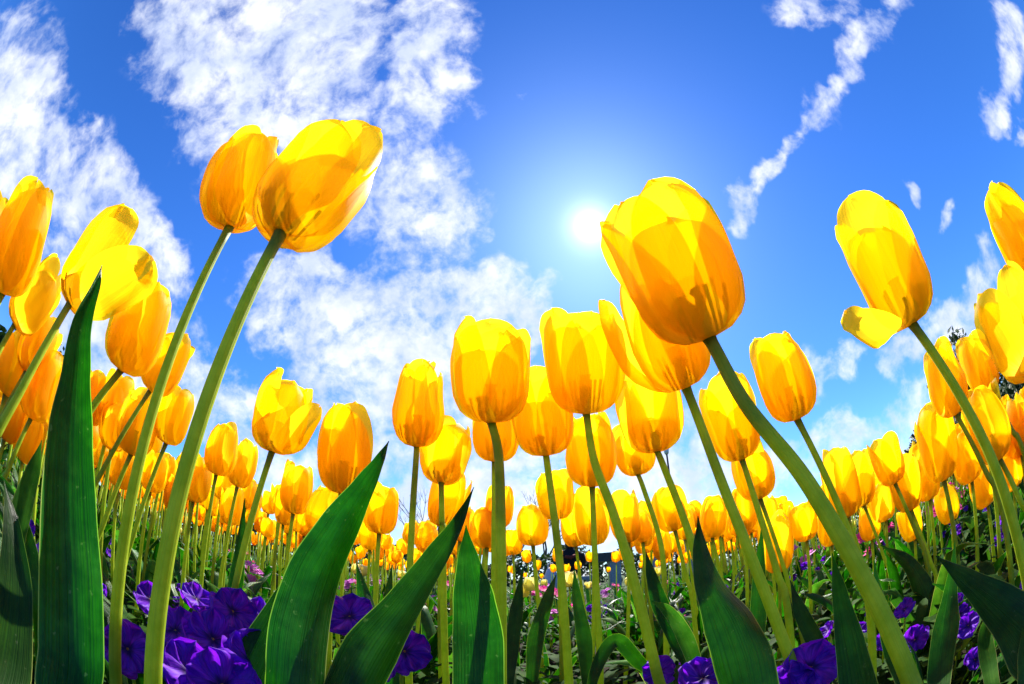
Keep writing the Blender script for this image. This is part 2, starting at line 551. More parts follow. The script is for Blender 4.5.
def build_bloom(parent, P, ax, Wd, L, rnd, spin=0.0, split=True, opens=(), close=.72, flare=.0, seg=(18, 10)):
    """bloom as a child of parent at local P; opens = [(petal index, tilt angle)]"""
    tilts = {q[0]: q[1] for q in opens}
    lens = {q[0]: q[2] for q in opens}
    if split:
        br = link('bloom', pistil(L).mesh('bloom', M['stem']), parent, P)
        br.rotation_mode = 'QUATERNION'
        br.rotation_quaternion = axis_rot(ax, spin)
    allb = pistil(L) if not split else None
    for k in range(6):
        inner = k % 2 == 1
        pts, nu, nv = petal_pts(Wd, L, k * PI / 3 + rnd.uniform(-.12, .12), rnd, inner, seg[0], seg[1], tilt=tilts.get(k, rnd.uniform(-.05, .10)),
                                flare=flare + rnd.uniform(-.30, .22), close=close * rnd.uniform(.94, 1.06), lscale=lens.get(k, 1.0))
        if split:
            b = MB()
            b.grid(pts, nu, nv)
            link('petal', b.mesh('petal', M['petal']), br)
        else:
            allb.grid(pts, nu, nv, mi=1)
    if not split:
        br = link('bloom', allb.mesh('bloom', [M['stem'], M['petal']]), parent, P)
        br.rotation_mode = 'QUATERNION'
        br.rotation_quaternion = axis_rot(ax, spin)
    return br


def leaf_mesh(spine, hws, side_of, fold, rnd, nv=8, n=7, wave=.13, mat='leaf', twist=0.0):
    """spine: points; hws: half widths; side_of(p, tangent): unit side vector and normal"""
    S = crom(spine, n)
    b = MB()
    pts = []
    N = len(S)
    ph = rnd.uniform(0, 6)
    for i, p in enumerate(S):
        u = i / (N - 1)
        k = u * (len(hws) - 1)
        i0 = min(int(k), len(hws) - 2)
        f = k - i0
        f = f * f * (3 - 2 * f) * .4 + f * .6
        hw = hws[i0] * (1 - f) + hws[i0 + 1] * f
        t = (S[min(i + 1, N - 1)] - S[max(i - 1, 0)]).normalized()
        sd, nm = side_of(p, t)
        if twist:
            q = Quaternion(t, twist * (u - .4))
            sd, nm = q @ sd, q @ nm
        for j in range(nv + 1):
            v = -1 + 2 * j / nv
            fo = fold * (1 - .5 * u) * (1.5 if v > 0 else .7)
            off = nm * hw * (fo * abs(v) ** 1.6 + wave * math.sin(u * 13 + ph + v * 1.4) * v * v)
            pts.append(p + sd * hw * v * (1 - .15 * fo * abs(v)) + off)
    b.grid(pts, N - 1, nv)
    return b.mesh('leaf', M[mat])


def stem_mesh(pts, r_top, r_bot, n=10, seg=8):
    S = crom(pts, seg)
    N = len(S)
    rad = [r_bot + (r_top - r_bot) * (i / (N - 1)) for i in range(N)]
    rad[-1] *= 1.25
    rad[-2] *= 1.02
    b = MB()
    b.tube(S, rad, n)
    return b.mesh('stem', M['stem'])


# ------------------------------------------------------------------ the tulips one can tell apart
# key, bloom base, bloom tip, width in pixels, stem pixels below the base, petals bent out, label
G_T = 'yellow tulips of the bed'
HERO = [
    ('giant', (709, 339), (645, 194), 120, [(745, 403), (800, 472), (845, 545), (912, 684)], [], 'largest yellow tulip, on the thickest slanting stem, beside the sun'),
    ('pair_front', (280, 234), (340, 148), 110, [(207, 400), (166, 558), (153, 684)], [], 'bigger of the two tall touching tulips, in front, ripe and round'),
    ('pair_back', (230, 228), (254, 140), 78, [(156, 400), (124, 541), (116, 684)], [], 'smaller tulip tucked behind the big round one of the tall pair'),
    ('flared', (686, 388), (643, 280), 78, [(719, 475), (748, 549), (777, 624), (799, 684)], [(2, .30, 1.15)], 'tulip half hidden behind the largest bloom, one petal flared out'),
    ('right_open', (912, 325), (858, 212), 86, [(963, 401), (995, 467), (1019, 545), (1034, 640)], [(2, .62, .62)], 'lone tall tulip against blue sky with a drooping lower petal'),
    ('notched', (491, 423), (491, 322), 75, [(499, 460), (501, 558), (501, 675)], [], 'broad square-topped tulip on the straight upright thick stem'),
    ('blunt', (586, 414), (582, 309), 72, [(594, 460), (613, 512), (633, 578), (656, 670)], [], 'tall blunt tulip below the sun, on a long leaning stem'),
    ('behind_blunt', (546, 456), (538, 371), 60, [(548, 470), (561, 575), (569, 684)], [], 'tulip squeezed between the square-topped bloom and the tall blunt one'),
    ('under_notched', (495, 462), (498, 390), 48, [], [], 'tulip mostly covered by the square-topped bloom and its stem'),
    ('under_blunt', (592, 487), (592, 413), 50, [(595, 558), (599, 640)], [], 'tulip crossed by the stem of the tall blunt bloom'),
    ('slim', (416, 447), (422, 362), 49, [(416, 460), (410, 567)], [], 'slim egg-shaped tulip standing alone with a pointed tip'),
    ('angular', (441, 483), (450, 424), 46, [(442, 523)], [], 'short angular tulip just right of and below the slim egg-shaped one'),
    ('mid_open', (272, 452), (293, 376), 58, [(241, 560), (226, 640)], [(5, .3, .78)], 'tulip with a small side petal curling out, above a pair of green stems'),
    ('ribbed', (342, 494), (349, 406), 55, [(335, 545)], [], 'tall upright tulip whose stem hides behind a broad green leaf tip'),
    ('c10', (657, 452), (644, 372), 60, [(665, 470), (690, 537), (705, 600)], [], 'tulip directly under the flared petal, left of its stem'),
    ('c11', (638, 475), (630, 424), 40, [(644, 490), (661, 545), (665, 605)], [], 'tulip peeking out left below the one under the flared petal'),
    ('c14', (797, 420), (770, 334), 58, [(846, 525), (862, 580)], [], 'three-lobed tulip standing clear right of the largest stem'),
    ('c15', (742, 460), (720, 377), 52, [(760, 516), (778, 575)], [], 'tulip between two slanting stems under the largest bloom'),
    ('c16', (760, 499), (747, 441), 40, [(793, 599), (805, 650)], [], 'tulip below the one between the two slanting stems'),
    ('l_edge', (-28, 285), (-4, 192), 60, [], [], 'sliver of a tulip cut off by the left edge, above the rest'),
    ('l2', (3, 294), (42, 186), 70, [(-22, 350)], [], 'high tulip at the left edge with a straight folded petal'),
    ('l3', (14, 325), (58, 272), 50, [(0, 350), (-20, 400)], [(0, .45, 1)], 'shaded tulip hanging beneath the high left-edge bloom'),
    ('l4', (69, 304), (136, 234), 76, [(45, 346), (20, 392), (-2, 432)], [(0, .40, 1), (5, .12, 1)], 'wide open tulip whose lower petal lies flat, behind the tall leaf tip'),
    ('l5', (121, 371), (162, 284), 64, [(84, 421), (65, 470)], [], 'plump tulip right of the tall leaf tip, lower than the open bloom'),
    ('l6', (150, 391), (184, 336), 44, [(103, 470)], [], 'tulip half hidden right behind the plump one near the leaf tip'),
    ('l7', (31, 419), (52, 352), 44, [(8, 470)], [], 'tulip low at the left edge touching the tall leaf'),
    ('l8', (131, 455), (146, 390), 42, [(105, 520)], [], 'tulip seen left of the rear stem of the tall pair'),
    ('l9', (166, 444), (182, 388), 38, [(135, 530)], [], 'tulip seen between the two stems of the tall pair'),
    ('l10', (26, 372), (52, 318), 42, [(0, 420)], [], 'tulip crowded under the wide open bloom'),
    ('l11', (5, 395), (25, 335), 40, [], [], 'tulip at the very left edge at the height of the plump bloom'),
    ('l12', (88, 425), (98, 372), 34, [(70, 470)], [], 'tulip showing past the right side of the tall leaf'),
    ('m1', (216, 475), (228, 424), 34, [(205, 545), (200, 600)], [], 'left one of two small tulips leaning together beside the thick stem'),
    ('m2', (237, 487), (250, 441), 29, [(225, 550)], [], 'right one of two small tulips leaning together beside the thick stem'),
    ('m3', (293, 514), (302, 463), 31, [(286, 570)], [], 'small tulip below the one with a curled side petal'),
    ('m4', (318, 535), (329, 489), 34, [(312, 580)], [], 'pale small tulip at the edge of the broad leaf'),
    ('m5', (379, 534), (384, 485), 34, [(376, 585)], [], 'small tulip right of the broad leaf tip'),
    ('m6', (283, 525), (290, 486), 22, [], [], 'little tulip peeping left of the small one below the curled petal'),
    ('m7', (229, 525), (234, 486), 24, [], [], 'little tulip directly below the two leaning together'),
    ('m8', (440, 527), (456, 470), 36, [], [], 'tulip sliced by the dark tip of the curved leaf'),
    ('m9', (498, 528), (501, 486), 28, [], [], 'small tulip split down the middle by the straight thick stem'),
    ('m10', (487, 548), (485, 508), 30, [], [], 'small tulip left against the straight thick stem'),
    ('m11', (533, 546), (532, 506), 30, [(537, 590)], [], 'small crown-shaped tulip standing free between two stems'),
    ('m12', (557, 520), (553, 469), 34, [(560, 590)], [], 'small tall tulip crossed by a thin leaning stem'),
    ('m13', (576, 547), (573, 508), 25, [(583, 600)], [], 'small tulip above the person in black'),
    ('m14', (594, 546), (591, 487), 33, [], [], 'small tulip right of the one above the person in black'),
    ('m15', (629, 543), (620, 492), 28, [], [], 'small tulip right of the long leaning stem, over the stone post'),
    ('m16', (643, 547), (646, 501), 22, [(646, 600)], [], 'narrow pointed tulip right of the stone post'),
    ('m17', (675, 531), (665, 486), 32, [(686, 575)], [], 'small wide tulip left of the lamp column'),
    ('m18', (663, 560), (659, 525), 19, [], [], 'little tulip hanging low under the small wide one'),
    ('m19', (712, 538), (714, 495), 28, [(722, 580)], [], 'small tulip above the pointed tip of the upright leaf'),
    ('m20', (745, 532), (740, 488), 27, [], [], 'small tulip right of the slanting stem with the flared bloom'),
    ('m21', (779, 573), (772, 512), 32, [], [], 'low small tulip under the largest stem'),
    ('m22', (807, 541), (800, 503), 28, [], [], 'small tulip caught in the crook of the largest stem'),
    ('r4', (991, 393), (966, 335), 40, [(1012, 430)], [], 'tulip overlapped by the low bent petal near the right edge'),
    ('r2', (1046, 282), (990, 188), 62, [], [], 'highest tulip at the right edge, cut off by it'),
    ('r3', (1030, 374), (996, 290), 72, [], [(2, .35, 1)], 'big bent-petalled tulip at the right edge below the highest one'),
    ('r5', (956, 415), (934, 347), 46, [(985, 470)], [], 'tulip just right of the stem of the lone tall tulip'),
    ('r6', (944, 481), (929, 405), 44, [(956, 545), (960, 590)], [], 'upright tulip left of the stem of the lone tall tulip'),
    ('r7', (1000, 460), (977, 390), 46, [(1020, 500)], [], 'tulip right of the lone tall stem, lower'),
    ('r8', (911, 511), (901, 457), 33, [(930, 560)], [], 'small tulip lower left of the upright one near the tall stem'),
    ('r9', (1026, 453), (1013, 398), 34, [], [], 'tulip cut by the right edge beneath the bent-petalled one'),
    ('r10', (895, 484), (881, 437), 33, [(915, 530)], [], 'small tulip alone on the skyline left of the crowd at right'),
    ('r12', (848, 518), (834, 450), 38, [(862, 560)], [], 'tulip leaning against the largest stem, right of it'),
    ('r13', (864, 506), (856, 452), 30, [(885, 560)], [], 'tulip pressed behind the one beside the largest stem'),
    ('r14', (886, 521), (878, 486), 26, [], [], 'small tulip below the lone skyline one at right'),
]

BLOOM_W = 0.052
TUL = {}
ROOTS = []


def near_vertical(px, py, P0, lean=0.0):
    """point of a pixel's ray that is nearest to the vertical line under P0"""
    d = ray(px, py)
    a = Vector((d.x, d.y, 0))
    w = Vector((P0.x - CAM.x, P0.y - CAM.y, 0))
    k = max(.03, w.dot(a) / max(a.length_squared, 1e-6))
    return CAM + d * k


def make_hero(key, base, tip, w, stem, opens, label):
    rnd = random.Random(sum(ord(c) * (i + 3) for i, c in enumerate(key)))
    # apparent size along the tangent grows off-axis in this lens
    rr = math.hypot(base[0] - 512, base[1] - 342) * MM
    ct = math.cos(math.asin(min(1, rr / 30)))
    big = w >= 40
    Wd = BLOOM_W * rnd.uniform(.96, 1.06)
    if key == 'giant': Wd = .060
    d0 = Wd * LENS / MM / w / ct ** .3
    P0 = at(*base, d0)
    L = Wd * rnd.uniform(1.38, 1.5)
    # tip on its ray at distance L from the base, the farther of the two solutions
    dr = ray(*tip)
    b0 = (P0 - CAM).dot(dr)
    perp2 = (P0 - CAM).length_squared - b0 * b0
    if perp2 > L * L * .98:
        L = math.sqrt(perp2) * 1.02
    s = math.sqrt(max(L * L - perp2, 0))
    P1 = CAM + dr * (b0 + s * .9)
    ax = (P1 - P0).normalized()
    # lower stem points
    rho0 = math.hypot(P0.x, P0.y)
    Q = []
    if stem:
        ql = near_vertical(*stem[-1], P0)
        rho1 = max(math.hypot(ql.x, ql.y), rho0 * .62)
        y0, y1 = base[1], stem[-1][1]
        for x, y in stem:
            dd = ray(x, y)
            f = (y - y0) / (y1 - y0)
            Q.append(CAM + dd * ((rho0 + (rho1 - rho0) * f) / math.hypot(dd.x, dd.y)))
    if Q:
        last, prev = Q[-1], (Q[-2] if len(Q) > 1 else P0)
    else:
        last, prev = P0, P0
    root = Vector((last.x, last.y, 0.0))
    if Q:
        sl_ = (prev - last)
        if sl_.z > .02:
            e = last - sl_ * (last.z / sl_.z) * .5
            root = Vector((e.x, e.y, 0))
            Q.append(last - sl_ * min(.7, (last.z / sl_.z) * .3))
    else:
        root += Vector((rnd.uniform(-.015, .015), rnd.uniform(-.01, .02), 0))
    T = empty('tulip', root)
    tag(T, label, 'tulip', G_T)
    mids = [root] + [q for q in reversed(Q)]
    nx = P0 - ax * .028
    pts = [p - root for p in mids + [P0 + ax * .002]]
    pts[0].z = 0.0
    k = Wd / .052
    link('stem', stem_mesh(pts, .0028 * k * rnd.uniform(.92, 1.1), .0042 * k * rnd.uniform(.92, 1.06)), T)
    spin = rnd.uniform(0, 6)
    if opens:
        # turn the first bent petal towards the picture side it hangs on
        q = axis_rot(ax, 0)
        a0 = opens[0][0] * PI / 3
        want = {'flared': (-1, .5, .4), 'right_open': (-1, .45, -.3), 'mid_open': (1, 0, .2), 'l3': (1, 0, .3), 'l4': (1, 0, -.6), 'r3': (-1, 0, -.5)}[key]
        loc = q.inverted() @ Vector(want)
        spin = math.atan2(loc.y, loc.x) - a0
    close = rnd.uniform(.58, .84)
    if key == 'notched': close = .88
    if key in ('slim', 'm16', 'pair_back'): close = .56
    if key in ('giant', 'blunt', 'behind_blunt', 'c10'): close = .82
    if key in ('l4', 'angular', 'r3', 'right_open'): close = .92
    if key == 'pair_front': close = .84
    if key == 'pair_back': close = .7
    build_bloom(T, P0 - root, ax, Wd, L, rnd, spin, split=big, opens=opens, close=close, flare=.0, seg=(18, 10) if big else (12, 6))
    TUL[key] = (T, root, P0)
    ROOTS.append((root.x, root.y))
    return T


for h in HERO:
    make_hero(*h)

# leaves seen big, each a part of the tulip it grows from: owner, distance, [(x, y, half width in pixels)], fold, twist
LEAVES = [
    ('pair_back', .20, [(74, 735, 33), (73, 660, 38), (71, 580, 37), (68, 500, 34), (69, 430, 28), (74, 375, 18), (80, 325, 13), (95, 286, 7), (102, 265, .5)], .6, .75, 'leaf'),
    ('mid_open', .21, [(290, 745, 20), (293, 690, 27), (299, 630, 29), (315, 575, 27), (340, 528, 21), (364, 488, 12), (380, 460, 6), (389, 441, .5)], -.6, .45, 'leaf'),
    ('mid_open', .22, [(222, 745, 18), (240, 690, 22), (262, 645, 20), (283, 600, 12), (297, 572, .5)], .3, -.3, 'leaf'),
    ('slim', .22, [(326, 760, 18), (346, 705, 27), (372, 652, 30), (407, 604, 22), (437, 560, 15), (459, 523, 8), (474, 487, .5)], .75, -.6, 'leaf'),
    ('notched', .25, [(482, 745, 16), (479, 690, 25), (478, 640, 26), (473, 598, 21), (468, 560, 12), (466, 525, .5)], .35, .3, 'leaf'),
    ('flared', .24, [(762, 745, 14), (752, 700, 25), (744, 660, 28), (730, 622, 26), (712, 588, 16), (702, 553, 9), (698, 516, .5)], -.65, .5, 'leaf'),
    ('giant', .21, [(872, 745, 14), (860, 700, 20), (850, 645, 16), (840, 597, 9), (832, 553, .5)], .4, .3, 'leaf'),
    ('right_open', .21, [(1060, 690, 24), (1035, 640, 30), (1003, 608, 20), (970, 582, 11), (936, 556, .5)], -.4, .2, 'leaf'),
    ('r6', .36, [(938, 720, 9), (940, 670, 14), (945, 630, 15), (950, 590, 9), (955, 540, .5)], .4, .5, 'leaf'),
    ('right_open', .2, [(1062, 745, 20), (1040, 690, 22), (1028, 655, 12), (1022, 628, .5)], .3, 0, 'leaf'),
    ('l4', .22, [(-10, 745, 24), (6, 660, 28), (14, 590, 22), (12, 530, 12), (4, 480, .5)], .3, .4, 'leaf'),
    ('l7', .3, [(2, 620, 8), (12, 560, 11), (22, 510, 13), (34, 470, 9), (42, 440, .5)], .3, -.5, 'leaf_dry'),
    ('l5', .3, [(40, 620, 8), (30, 560, 12), (18, 520, 12), (6, 490, 8), (-6, 470, .5)], .4, .5, 'leaf'),
    ('mid_open', .38, [(222, 690, 6), (229, 630, 9), (236, 580, 8), (241, 540, 5), (245, 498, .5)], .4, .2, 'leaf'),
    ('m11', .45, [(509, 700, 5), (512, 650, 7), (516, 612, 7), (523, 566, .5)], .4, .3, 'leaf'),
    ('c16', .42, [(756, 680, 5), (758, 620, 9), (759, 575, 7), (762, 522, .5)], .4, .2, 'leaf'),
    ('c11', .42, [(690, 680, 4), (676, 640, 8), (660, 605, 9), (651, 575, 6), (646, 552, .5)], .4, .4, 'leaf'),
    ('under_blunt', .4, [(590, 700, 4), (600, 660, 7), (617, 640, 8), (640, 662, 8), (672, 690, .5)], .5, .6, 'leaf'),
    ('under_notched', .5, [(530, 690, 5), (536, 640, 8), (548, 600, 7), (556, 575, .5)], -.4, .5, 'leaf'),
    ('c14', .42, [(830, 700, 5), (818, 650, 9), (800, 612, 8), (790, 580, .5)], .4, .6, 'leaf'),
    ('c14', .36, [(905, 700, 6), (893, 650, 9), (880, 600, 7), (874, 560, .5)], -.4, .5, 'leaf'),
    ('r7', .34, [(1000, 700, 6), (988, 660, 9), (985, 630, 8), (995, 600, .5)], .4, .6, 'leaf_dry'),
    ('ribbed', .4, [(392, 690, 6), (380, 640, 9), (366, 600, 8), (356, 560, .5)], -.4, .5, 'leaf'),
    ('c10', .4, [(702, 690, 6), (686, 640, 9), (668, 612, 6), (650, 600, .5)], .5, .7, 'leaf_dry'),
    ('under_blunt', .45, [(588, 690, 5), (584, 640, 8), (577, 600, 6), (574, 570, .5)], .4, .5, 'leaf'),
    ('m5', .5, [(402, 680, 5), (396, 640, 8), (388, 605, 7), (392, 565, .5)], .4, .5, 'leaf'),
]


def hero_leaf(owner, d, pts, fold, twist, mat):
    T, root, P0 = TUL[owner]
    rnd = random.Random(int(pts[0][0] * 7 + pts[-1][1] * 13))
    sp = [at(x, y, d * (1 + .10 * i / len(pts))) - root for i, (x, y, h) in enumerate(pts)]
    hw = [h * d / (LENS / MM) for x, y, h in pts]
    low = sp[0]
    first = Vector((0, 0, .012))
    mid = (first + low) * .5
    mid.z = max(.02, min(mid.z, low.z * .6))
    sp = [first, mid] + sp
    hw = [.006, max(.008, hw[0] * .8)] + hw
    c0 = CAM - root

    def side(p, t):
        vd = (c0 - p).normalized()
        s = t.cross(vd)
        s.normalize()
        return s, s.cross(t).normalized() * (1 if s.cross(t).dot(vd) > 0 else -1)
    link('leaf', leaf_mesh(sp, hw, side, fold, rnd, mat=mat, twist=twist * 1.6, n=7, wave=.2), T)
    return (Vector((low.x, low.y, 0))).length


for lf in LEAVES:
    dist = hero_leaf(*lf)
    print('leaf of', lf[0], 'foot to root', round(dist, 3))


# ------------------------------------------------------------------ the crowd: prototypes copied with their parts
def arch_leaf(Lh, out, az, hw, rnd, mat='leaf'):
    d = Vector((math.cos(az), math.sin(az), 0))
    s0 = Vector((-math.sin(az), math.cos(az), 0))
    curl = rnd.uniform(-.02, .05)
    sp = [Vector((0, 0, .008)) + d * .004, d * out * .18 + Vector((0, 0, Lh * .3)), d * out * .45 + Vector((0, 0, Lh * .62)) + s0 * curl * .4,
          d * out * .8 + Vector((0, 0, Lh * .88)) + s0 * curl, d * out * 1.15 + Vector((0, 0, Lh * rnd.uniform(.8, 1.08))) + s0 * curl * 2]
    hws = [.007, hw * .9, hw, hw * .62, .0006]

    def side(p, t):
        s = t.cross(d if abs(t.z) > .5 else Vector((0, 0, -1)))
        s = s0 if s.length < 1e-3 else s.normalized()
        if s.dot(s0) < 0: s = -s
        return s, s.cross(t).normalized()
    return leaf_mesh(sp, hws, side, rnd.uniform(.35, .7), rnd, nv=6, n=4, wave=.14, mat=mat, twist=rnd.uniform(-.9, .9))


def proto_tulip(i, pale=False):
    rnd = random.Random(300 + i)
    T = empty('tulip' if not pale else 'pale_tulip', (0, 0, 0))
    h = .335
    lean = Vector((rnd.uniform(-.03, .03), rnd.uniform(-.03, .03), 0))
    pts = [Vector((0, 0, 0)), Vector((0, 0, h * .35)) + lean * .25, Vector((0, 0, h * .75)) + lean * .7, Vector((0, 0, h)) + lean]
    link('stem', stem_mesh(pts, .003, .0044, 7, 4), T)
    ax = (Vector((0, 0, 1)) + lean * rnd.uniform(1, 5)).normalized()
    b = build_bloom(T, pts[-1], ax, .05, .05 * rnd.uniform(1.3, 1.5), rnd, rnd.uniform(0, 6), split=False, close=rnd.uniform(.5, .95), seg=(10, 6))
    if pale:
        b.data.materials[1] = M['pale_petal']
    a = rnd.uniform(0, 6)
    for k in range(2 if pale else 3):
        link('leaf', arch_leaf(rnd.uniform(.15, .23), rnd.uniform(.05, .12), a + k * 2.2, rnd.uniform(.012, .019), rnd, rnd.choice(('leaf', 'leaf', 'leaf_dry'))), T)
    return T


def envelope(x):
    return interp(x, (0, 60, 120, 200, 300, 400, 500, 600, 700, 800, 870, 940, 1024), (330, 375, 400, 462, 488, 500, 508, 508, 498, 492, 462, 430, 395))


protos = [proto_tulip(i) for i in range(8)]
used = 0
crowd = []
Rc = random.Random(21)
tries = 0
LIM = {'left': 83, 'mid': 22, 'right': 82}
cnt = {k: 0 for k in LIM}
CROWD_LABEL = {
    'left': 'small yellow tulip in the dense crowd along the left side',
    'mid': 'small yellow tulip low down among the stems in the middle',
    'right': 'small yellow tulip in the dense crowd along the right side'}
while tries < 30000 and sum(cnt.values()) < sum(LIM.values()):
    tries += 1
    r = .5 + 1.6 * Rc.random() ** 1.5
    az = math.radians(Rc.uniform(-88, 88))
    p = Vector((r * math.sin(az), r * math.cos(az), 0))
    sc_ = Rc.uniform(.93, 1.2)
    if abs(az) > math.radians(38):
        r = .40 + 1.6 * Rc.random() ** 1.8
        p = Vector((r * math.sin(az), r * math.cos(az), 0))
        sc_ = Rc.uniform(.95, 1.27)
    x, y = pix(p + Vector((0, 0, (.335 + .035) * sc_)))
    xt, yt = pix(p + Vector((0, 0, (.335 + .07) * sc_)))
    if not (-20 < x < 1044) or yt < envelope(x): continue
    zone = 'left' if x < 345 else ('right' if x > 690 else 'mid')
    if cnt[zone] >= LIM[zone]: continue
    if zone == 'mid' and (r > 1.5 or r < .7 or 545 < x < 625): continue
    if any((p.x - q[0]) ** 2 + (p.y - q[1]) ** 2 < .055 ** 2 for q in ROOTS): continue
    cnt[zone] += 1
    o = protos[used] if used < len(protos) else copy_tree(Rc.choice(protos))
    used += 1
    ROOTS.append((p.x, p.y))
    o.location = p
    o.rotation_euler = (Rc.uniform(-.05, .05), Rc.uniform(-.05, .05), Rc.uniform(0, 6.28))
    o.scale = (sc_,) * 3
    tag(o, CROWD_LABEL[zone], 'tulip', {'left': 'crowd of yellow tulips at the left', 'mid': 'yellow tulips low in the middle', 'right': 'crowd of yellow tulips at the right'}[zone])
print('crowd', cnt, 'tries', tries)

# the far rows that nobody could count
def far_rows():
    b = MB()
    kinds = []
    for i in range(5):
        rnd = random.Random(700 + i)
        m = MB()
        m.tube([Vector((0, 0, 0)), Vector((.004, 0, .18)), Vector((.0, .004, .335))], [.0042, .0036, .003], 5)
        for k in range(6):
            pts, nu, nv = petal_pts(.05, .05 * rnd.uniform(1.3, 1.5), k * PI / 3, rnd, k % 2 == 1, 6, 4, close=rnd.uniform(.55, .95), flare=rnd.uniform(-.2, .2))
            m.grid([p + Vector((0, 0, .335)) for p in pts], nu, nv, mi=1)
        for k in range(3):
            a = rnd.uniform(0, 6.28)
            d, s0 = Vector((math.cos(a), math.sin(a), 0)), Vector((-math.sin(a), math.cos(a), 0))
            m.grid([d * .09 * u * u + Vector((0, 0, .2 * u)) + s0 * v * .016 * math.sin(PI * (.1 + .88 * u)) for u in (0, .25, .5, .75, 1) for v in (-1, 0, 1)], 4, 2, mi=2)
        kinds.append(m)
    n = 0
    t = 0
    while n < 900 and t < 20000:
        t += 1
        r = 1.9 + 3.2 * Rc.random() ** 1.3
        az = math.radians(Rc.uniform(-90, 90))
        if abs(az - math.radians(5)) < math.radians(12) and Rc.random() < .85: continue
        if abs(az) > math.radians(40): r = 1.9 + (r - 1.9) * .6
        p = Vector((r * math.sin(az), r * math.cos(az), 0))
        sc = Rc.uniform(.85, 1.15)
        mt = Matrix.Translation(p) @ Matrix.Rotation(Rc.uniform(0, 6.28), 4, 'Z') @ Matrix.Rotation(Rc.uniform(-.1, .1), 4, 'X') @ Matrix.Scale(sc, 4)
        m = Rc.choice(kinds)
        o = len(b.v)
        b.v += [tuple(mt @ Vector(q)) for q in m.v]
        b.f += [tuple(i + o for i in q) for q in m.f]
        b.uv += m.uv
        b.m += m.m
        n += 1
    tag(link('tulip_field', b.mesh('tulip_field', [M['stem'], M['petal'], M['leaf']])), 'far rows of yellow tulips merging into one golden band', 'tulip field', kind='stuff')


far_rows()


# tulips that have only leaves so far
def proto_shoot(i):
    rnd = random.Random(500 + i)
    T = empty('tulip_shoot', (0, 0, 0))
    a = rnd.uniform(0, 6)
    for k in range(5):
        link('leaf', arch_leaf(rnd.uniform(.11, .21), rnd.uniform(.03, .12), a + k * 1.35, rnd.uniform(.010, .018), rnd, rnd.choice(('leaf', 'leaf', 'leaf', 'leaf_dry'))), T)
    return T


sh = [proto_shoot(i) for i in range(6)]
n = 0
while n < 150:
    r = .34 + 1.9 * Rc.random() ** 1.5
    az = math.radians(Rc.uniform(-85, 85))
    p = Vector((r * math.sin(az), r * math.cos(az), 0))
    if any((p.x - q[0]) ** 2 + (p.y - q[1]) ** 2 < .045 ** 2 for q in ROOTS): continue
    ROOTS.append((p.x, p.y))
    o = sh[n] if n < 6 else copy_tree(Rc.choice(sh))
    q = Rc.uniform(.75, 1.1)
    o.location, o.rotation_euler, o.scale = p, (0, 0, Rc.uniform(0, 6.28)), (q, q, q)
    tag(o, 'tuft of green tulip leaves without a bloom low in the bed', 'tulip leaves', 'tulip leaf tufts without a bloom')
    n += 1

# some of that crowd stands close enough to show at a size of its own
CROWD_NEAR = [
    ('right', (930, 500), (920, 452), 31), ('right', (972, 482), (958, 432), 35), ('right', (988, 506), (975, 462), 32), ('right', (1014, 490), (1000, 444), 34), ('right', (952, 522), (942, 484), 26),
    ('right', (915, 540), (906, 505), 24), ('right', (832, 546), (827, 508), 25), ('right', (985, 440), (968, 392), 36), ('right', (872, 540), (866, 506), 24), ('right', (1022, 455), (1008, 412), 34),
    ('left', (22, 462), (38, 414), 34), ('left', (4, 440), (20, 392), 36), ('left', (118, 488), (128, 442), 32), ('left', (150, 492), (160, 450), 30), ('left', (193, 502), (200, 455), 32), ('left', (172, 512), (180, 476), 25), ('left', (110, 425), (122, 376), 36)]
for i, (zone, b_, t_, w_) in enumerate(CROWD_NEAR):
    o = make_hero('crowd%d' % (i * 7), b_, t_, w_, [], [], CROWD_LABEL[zone])
    o['group'] = {'left': 'crowd of yellow tulips at the left', 'right': 'crowd of yellow tulips at the right'}[zone]

# short pale tulips beyond the bed of yellow ones
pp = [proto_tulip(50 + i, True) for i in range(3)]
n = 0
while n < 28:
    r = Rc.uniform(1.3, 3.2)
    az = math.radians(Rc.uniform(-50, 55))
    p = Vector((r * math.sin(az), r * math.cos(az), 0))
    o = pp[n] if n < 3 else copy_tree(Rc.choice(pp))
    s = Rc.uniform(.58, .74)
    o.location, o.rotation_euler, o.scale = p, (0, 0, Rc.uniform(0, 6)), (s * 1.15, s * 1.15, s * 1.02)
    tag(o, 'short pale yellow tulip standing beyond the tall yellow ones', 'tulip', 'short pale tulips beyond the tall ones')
    n += 1


